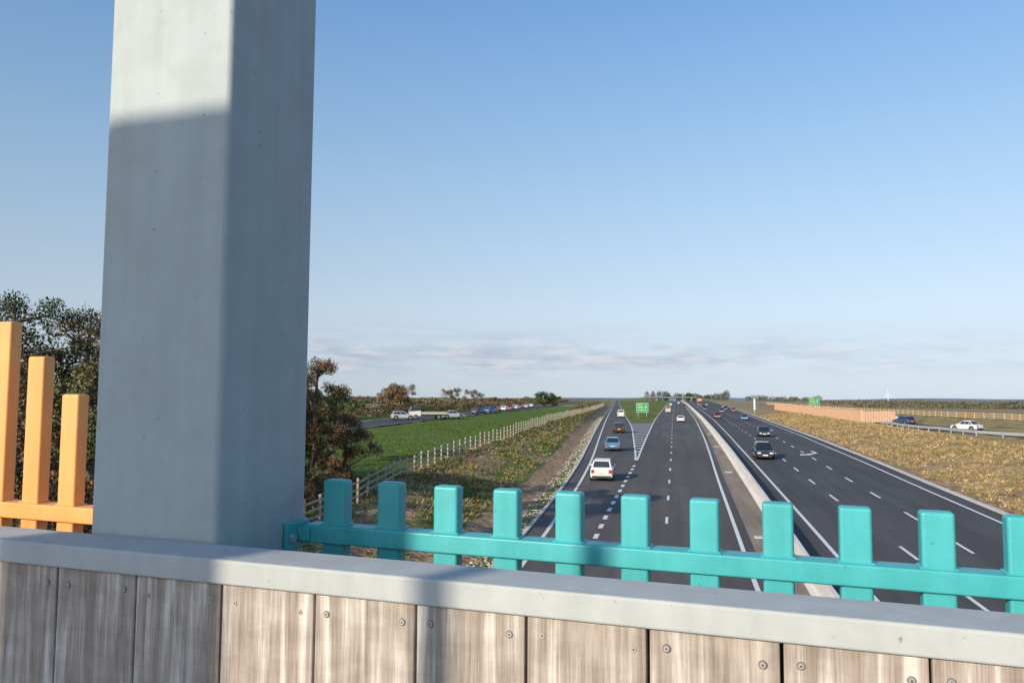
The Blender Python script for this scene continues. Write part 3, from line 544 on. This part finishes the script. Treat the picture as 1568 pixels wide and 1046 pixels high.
# ------------------------------------------------------------------ BRIDGE (local s along parapet, p outwards, z)
A=math.radians(96.6); S=Vector((math.sin(A),math.cos(A),0)); Np=Vector((.1149,.9934,0)); SLOPE=.0099
def Bf(v,sl=True): return S*v[0]+Np*v[1]+Vector((0,0,v[2]-(SLOPE*v[0] if sl else 0)))
def bm_box(bm,a,b,bev=0,seg=2,mi=0,tint=None,lay=None,uv=None):
    r=bmesh.ops.create_cube(bm,size=1); vs=r['verts']
    for v in vs: v.co=Vector([a[i]+(v.co[i]+.5)*(b[i]-a[i]) for i in range(3)])
    if bev:
        ed=list({e for v in vs for e in v.link_edges}); bmesh.ops.bevel(bm,geom=ed,offset=bev,segments=seg,profile=.5,affect='EDGES')
    for f in bm.faces:
        if not f.tag:
            f.tag=True; f.material_index=mi
            if lay is not None: f[lay]=tint
            if uv is not None:
                for l in f.loops: l[uv].uv=(l.vert.co.x,l.vert.co.z)
def bm_obj(bm,name,mats,sl=True,parent=None,smooth=True):
    for v in bm.verts: v.co=Bf(v.co,sl)
    bmesh.ops.recalc_face_normals(bm,faces=bm.faces)
    me=bpy.data.meshes.new(name); bm.to_mesh(me); bm.free()
    for m in mats: me.materials.append(m)
    o=bpy.data.objects.new(name,me); sc.collection.objects.link(o)
    if smooth:
        me.polygons.foreach_set('use_smooth',[True]*len(me.polygons)); mo=o.modifiers.new('wn','WEIGHTED_NORMAL'); mo.weight=100
    if parent: o.parent=parent
    return o
def steel(name,c1,c2,rough=.38,spk=.62,bmp=.12,spec=.5):
    m=bpy.data.materials.new(name); m.use_nodes=True; nt=m.node_tree; b=nt.nodes['Principled BSDF']; b.inputs['Roughness'].default_value=rough; b.inputs['Specular IOR Level'].default_value=spec
    tc=nn(nt,'ShaderNodeTexCoord')
    mp=nn(nt,'ShaderNodeMapping'); mp.inputs['Scale'].default_value=(26,26,1.2); nt.links.new(tc.outputs['Object'],mp.inputs[0])
    n1=nn(nt,'ShaderNodeTexNoise'); n1.inputs['Scale'].default_value=1; n1.inputs['Detail'].default_value=6; nt.links.new(mp.outputs[0],n1.inputs['Vector'])
    r=nn(nt,'ShaderNodeValToRGB'); r.color_ramp.elements[0].position=.35;r.color_ramp.elements[1].position=.7; r.color_ramp.elements[0].color=(*c1,1); r.color_ramp.elements[1].color=(*c2,1); nt.links.new(n1.outputs['Fac'],r.inputs[0])
    n2=nn(nt,'ShaderNodeTexNoise'); n2.inputs['Scale'].default_value=75; n2.inputs['Detail'].default_value=3; nt.links.new(tc.outputs['Object'],n2.inputs['Vector'])
    r2=nn(nt,'ShaderNodeValToRGB'); r2.color_ramp.elements[0].position=.70; r2.color_ramp.elements[1].position=.76; nt.links.new(n2.outputs['Fac'],r2.inputs[0])
    mx=nn(nt,'ShaderNodeMixRGB'); mx.inputs[2].default_value=(c1[0]*spk,c1[1]*spk,c1[2]*spk,1); nt.links.new(r2.outputs[0],mx.inputs[0]); nt.links.new(r.outputs[0],mx.inputs[1])
    n4=nn(nt,'ShaderNodeTexNoise'); n4.inputs['Scale'].default_value=9; n4.inputs['Detail'].default_value=9; n4.inputs['Roughness'].default_value=.7; nt.links.new(tc.outputs['Object'],n4.inputs['Vector'])
    r4=nn(nt,'ShaderNodeValToRGB'); r4.color_ramp.elements[0].position=.36; r4.color_ramp.elements[1].position=.6; r4.color_ramp.elements[0].color=(.90,.895,.88,1); r4.color_ramp.elements[1].color=(1,1,1,1); nt.links.new(n4.outputs['Fac'],r4.inputs[0])
    mg=nn(nt,'ShaderNodeMixRGB',blend_type='MULTIPLY'); mg.inputs[0].default_value=1; nt.links.new(mx.outputs[0],mg.inputs[1]); nt.links.new(r4.outputs[0],mg.inputs[2]); nt.links.new(mg.outputs[0],b.inputs['Base Color'])
    n3=nn(nt,'ShaderNodeTexNoise'); n3.inputs['Scale'].default_value=220; n3.inputs['Detail'].default_value=3; nt.links.new(tc.outputs['Object'],n3.inputs['Vector'])
    rr=nn(nt,'ShaderNodeMapRange'); rr.inputs[3].default_value=rough-.06; rr.inputs[4].default_value=rough+.12; nt.links.new(n1.outputs['Fac'],rr.inputs[0]); nt.links.new(rr.outputs[0],b.inputs['Roughness'])
    bu=nn(nt,'ShaderNodeBump'); bu.inputs['Strength'].default_value=bmp; bu.inputs['Distance'].default_value=.002; nt.links.new(n3.outputs['Fac'],bu.inputs['Height']); nt.links.new(bu.outputs[0],b.inputs['Normal'])
    return m
grey=steel('painted_steel_grey',(.375,.43,.44),(.425,.475,.48),.6,spec=.3); teal=steel('painted_steel_teal',(.055,.40,.42),(.07,.45,.47),.38); orange=steel('painted_steel_orange',(.84,.37,.11),(.89,.42,.14),.42)
copem=steel('painted_steel_coping',(.43,.455,.445),(.48,.50,.485),.62,spec=.3)
# timber
tm=bpy.data.materials.new('weathered_timber'); tm.use_nodes=True; nt=tm.node_tree; b=nt.nodes['Principled BSDF']; b.inputs['Roughness'].default_value=.85; b.inputs['Specular IOR Level'].default_value=.2
uvn=nn(nt,'ShaderNodeUVMap'); uvn.uv_map='UVMap'; at_=nn(nt,'ShaderNodeAttribute'); at_.attribute_name='tint'
cx=nn(nt,'ShaderNodeCombineXYZ'); nt.links.new(at_.outputs['Fac'],cx.inputs[2])
m10=nn(nt,'ShaderNodeVectorMath',operation='SCALE'); m10.inputs['Scale'].default_value=37; nt.links.new(cx.outputs[0],m10.inputs[0])
va=nn(nt,'ShaderNodeVectorMath',operation='ADD'); nt.links.new(uvn.outputs[0],va.inputs[0]); nt.links.new(m10.outputs[0],va.inputs[1])
def tn(st,det,sc_=1,rg=.6,dist=0):
    m_=nn(nt,'ShaderNodeMapping'); m_.inputs['Scale'].default_value=st; nt.links.new(va.outputs[0],m_.inputs[0])
    n=nn(nt,'ShaderNodeTexNoise'); n.inputs['Scale'].default_value=sc_; n.inputs['Detail'].default_value=det; n.inputs['Roughness'].default_value=rg; n.inputs['Distortion'].default_value=dist; nt.links.new(m_.outputs[0],n.inputs['Vector']); return n.outputs['Fac']
a1=tn((44,2.4,1),4,1,.5,.5); a2=tn((330,12,1),5,1,.6); a3=tn((14,30,1),5,1,.6); a4=tn((120,1.2,1),2,1,.4)
r1=nn(nt,'ShaderNodeValToRGB'); e=r1.color_ramp.elements; e[0].position=.36; e[0].color=(.40,.335,.285,1); e[1].position=.64; e[1].color=(.80,.755,.685,1); k=e.new(.52); k.color=(.53,.46,.40,1); nt.links.new(a1,r1.inputs[0])
def rp(f,lo,hi,p0,p1):
    r2=nn(nt,'ShaderNodeValToRGB'); r2.color_ramp.elements[0].position=p0; r2.color_ramp.elements[0].color=(*lo,1); r2.color_ramp.elements[1].position=p1; r2.color_ramp.elements[1].color=(*hi,1); nt.links.new(f,r2.inputs[0]); return r2.outputs[0]
def mulc(a,bb,f=1):
    m_=nn(nt,'ShaderNodeMixRGB',blend_type='MULTIPLY'); m_.inputs[0].default_value=f; nt.links.new(a,m_.inputs[1]); nt.links.new(bb,m_.inputs[2]); return m_.outputs[0]
cw=mulc(r1.outputs[0],rp(a2,(.74,.72,.70),(1.05,1.04,1.03),.3,.6)); cw=mulc(cw,rp(a3,(.86,.85,.84),(1.05,1.05,1.05),.35,.6)); cw=mulc(cw,rp(a4,(.88,.87,.86),(1,1,1),.42,.5))
hs=nn(nt,'ShaderNodeHueSaturation'); mr=nn(nt,'ShaderNodeMapRange'); mr.inputs[3].default_value=.80; mr.inputs[4].default_value=1.08; nt.links.new(at_.outputs['Fac'],mr.inputs[0]); nt.links.new(mr.outputs[0],hs.inputs['Value']); nt.links.new(cw,hs.inputs['Color']); nt.links.new(hs.outputs[0],b.inputs['Base Color'])
bu=nn(nt,'ShaderNodeBump'); bu.inputs['Strength'].default_value=.7; bu.inputs['Distance'].default_value=.002; nt.links.new(a2,bu.inputs['Height'])
bu2=nn(nt,'ShaderNodeBump'); bu2.inputs['Strength'].default_value=.6; bu2.inputs['Distance'].default_value=.003; nt.links.new(a4,bu2.inputs['Height']); nt.links.new(bu.outputs[0],bu2.inputs['Normal']); nt.links.new(bu2.outputs[0],b.inputs['Normal'])
def new_root(name):
    e_=bpy.data.objects.new(name,None); sc.collection.objects.link(e_); return e_
def parapet(p0,sgn,root,k0,k1,screws):
    bm=bmesh.new(); lay=bm.faces.layers.float.new('tint'); uv=bm.loops.layers.uv.new('UVMap')
    for k_ in range(k0,k1):
        s0=.008+.1722*k_; a,b_=(p0+.009)*1,(p0+.034)
        if sgn<0: a,b_=p0-.034,p0-.009
        j=random.uniform(-.0015,.0015)
        bm_box(bm,(s0+.0018+random.uniform(-.0006,.0008),a+j,-1.75),(s0+.1704+random.uniform(-.0008,.0006),b_+j,-.311),.0022,2,0,random.random(),lay,uv)
    bm_obj(bm,'boards',[tm],parent=root,smooth=False)
    bm=bmesh.new(); c0,c1=(p0,p0+.11) if sgn>0 else (p0-.11,p0)
    bm_box(bm,(k0*.1722,c0,-.310),(k1*.1722,c1,-.270),.0045,3); bm_obj(bm,'coping',[copem],parent=root)
    bm=bmesh.new(); q0,q1=(p0+.036,p0+.085) if sgn>0 else (p0-.085,p0-.036)
    bm_box(bm,(k0*.1722,q0,-1.7),(k1*.1722,q1,-.316)); bm_obj(bm,'backing_panel',[trim],parent=root,smooth=False)
    if screws:
        mb=MB()
        for k_ in range(-16,10):
            for ds in (.024,.150):
                s0=.008+.1722*k_+ds+random.uniform(-.003,.003); zc=-.338+random.uniform(-.004,.004); p=p0+.0065
                mb.cyl(Bf((s0,p+.0015,zc)),Bf((s0,p+.0035,zc)),.0056,.0056,14,2)
                mb.cyl(Bf((s0,p-.0002,zc)),Bf((s0,p+.002,zc)),.0038,.0048,12,0); mb.cyl(Bf((s0,p-.0005,zc)),Bf((s0,p+.001,zc)),.0014,.0014,6,1)
        o=mb.obj('screws',[mat('screw_steel',(.50,.48,.45),rough=.45,metal=.6),trim,mat('screw_recess',(.16,.13,.11),rough=.9)]); o.parent=root
r_=new_root('timber_parapet'); parapet(1.1,1,r_,-50,26,True)
r_=new_root('timber_parapet'); parapet(-3.0,-1,r_,-60,40,False)
def pillar(s0,p0,z1,w_=.294,z0=-2.2,w2=.294):
    bm=bmesh.new(); bm_box(bm,(s0,p0,z0),(s0+w_,p0+w2,z1),.013,4); bm_box(bm,(s0+.02,p0+.02,z1-.005),(s0+w_-.02,p0+w2-.02,z1+.02),.004,2)
    return bm_obj(bm,'steel_pillar',[grey],sl=False)
pillar(-1.257,1.232,3.4)
Lh=(1.232+3.15)/math.cos(math.radians(23)); ztop=.485+Lh*math.tan(SEL)
tanp=math.tan(math.radians(23.0))
sC=-1.057-(1.1+3.0)*tanp-.06
pillar(sC-.147-.080,-3.3,ztop,.294+.075)
mb=MB(); sT=-.485-(1.1+3.15)*tanp; mb.cyl(Bf((sT,-3.16,-1.7),False),Bf((sT,-3.16,1.75),False),.032,.028,12); mb.cyl(Bf((sT,-3.16,-1.65),False),Bf((sT,-3.16,-1.63),False),.09,.09,12); mb.obj('unseen_thin_post',[grey],smooth=False)  # unseen thin post behind the camera, added to cast the narrow shadow band
def railing(name,m,ss,tops,sa,sb,bracket=None):
    root=new_root(name)
    bm=bmesh.new(); bm_box(bm,(sa,1.485,-.313),(sb,1.538,-.275),.004,2); bm_box(bm,(sa,1.485,-1.50),(sb,1.538,-1.46),.004,2); bm_obj(bm,'rail',[m],parent=root)
    bm=bmesh.new()
    for s_,t in zip(ss,tops): bm_box(bm,(s_-.0262,1.494,-1.49),(s_+.0262,1.529,t+random.uniform(-.0008,.0008)),.006,3)
    bm_obj(bm,'pickets',[m],parent=root)
    bm=bmesh.new()
    for s_ in ss: bm_box(bm,(s_-.030,1.490,-.2765),(s_+.030,1.533,-.272),.002,1)
    bm_obj(bm,'welds',[m],parent=root,smooth=False)
    if bracket:
        bm=bmesh.new(); bm_box(bm,(-.962,1.44,-.325),(-.952,1.526,-.268),.002,1); bm_box(bm,(-.953,1.478,-.309),(sa+.02,1.484,-.279),.002,1); bm_obj(bm,'bracket',[teal],parent=root,smooth=False)
        mb=MB(); mb.cyl(Bf((-.955,1.458,-.300)),Bf((-.945,1.458,-.300)),.009,.009,6); o=mb.obj('bolt',[galv]); o.parent=root
ss=[-.877+.1264*i for i in range(-0,30)]
railing('teal_railing',teal,ss,[-.181]*len(ss),-.945,3.0,True)
ss=[-1.48,-1.6,-1.712,-1.824,-1.94,-2.06,-2.18,-2.3,-2.42,-2.54,-2.66]
railing('orange_railing',orange,ss,[-.095,-.010,.080,.168,.25,.33,.4,.46,.5,.53,.55],-2.9,-1.26)
mb=MB(); dc=mat('deck_concrete',(.42,.40,.37),(.50,.48,.45),rough=.9,scale=2,bump=.2)
mb.box((-34,-3.35,-2.35),(30,1.6,-1.75),0,Bf); 
for q in (-2.9,-1.6,-.2,1.1): mb.box((-33,q-.15,-3.1),(29,q+.15,-2.352),1,Bf)
mb.box((-26,-3.3,-9),(-19,1.5,-3.102),0,Bf); mb.box((22,-3.3,-9),(29,1.5,-3.102),0,Bf)
mb.obj('bridge_deck',[dc,grey])
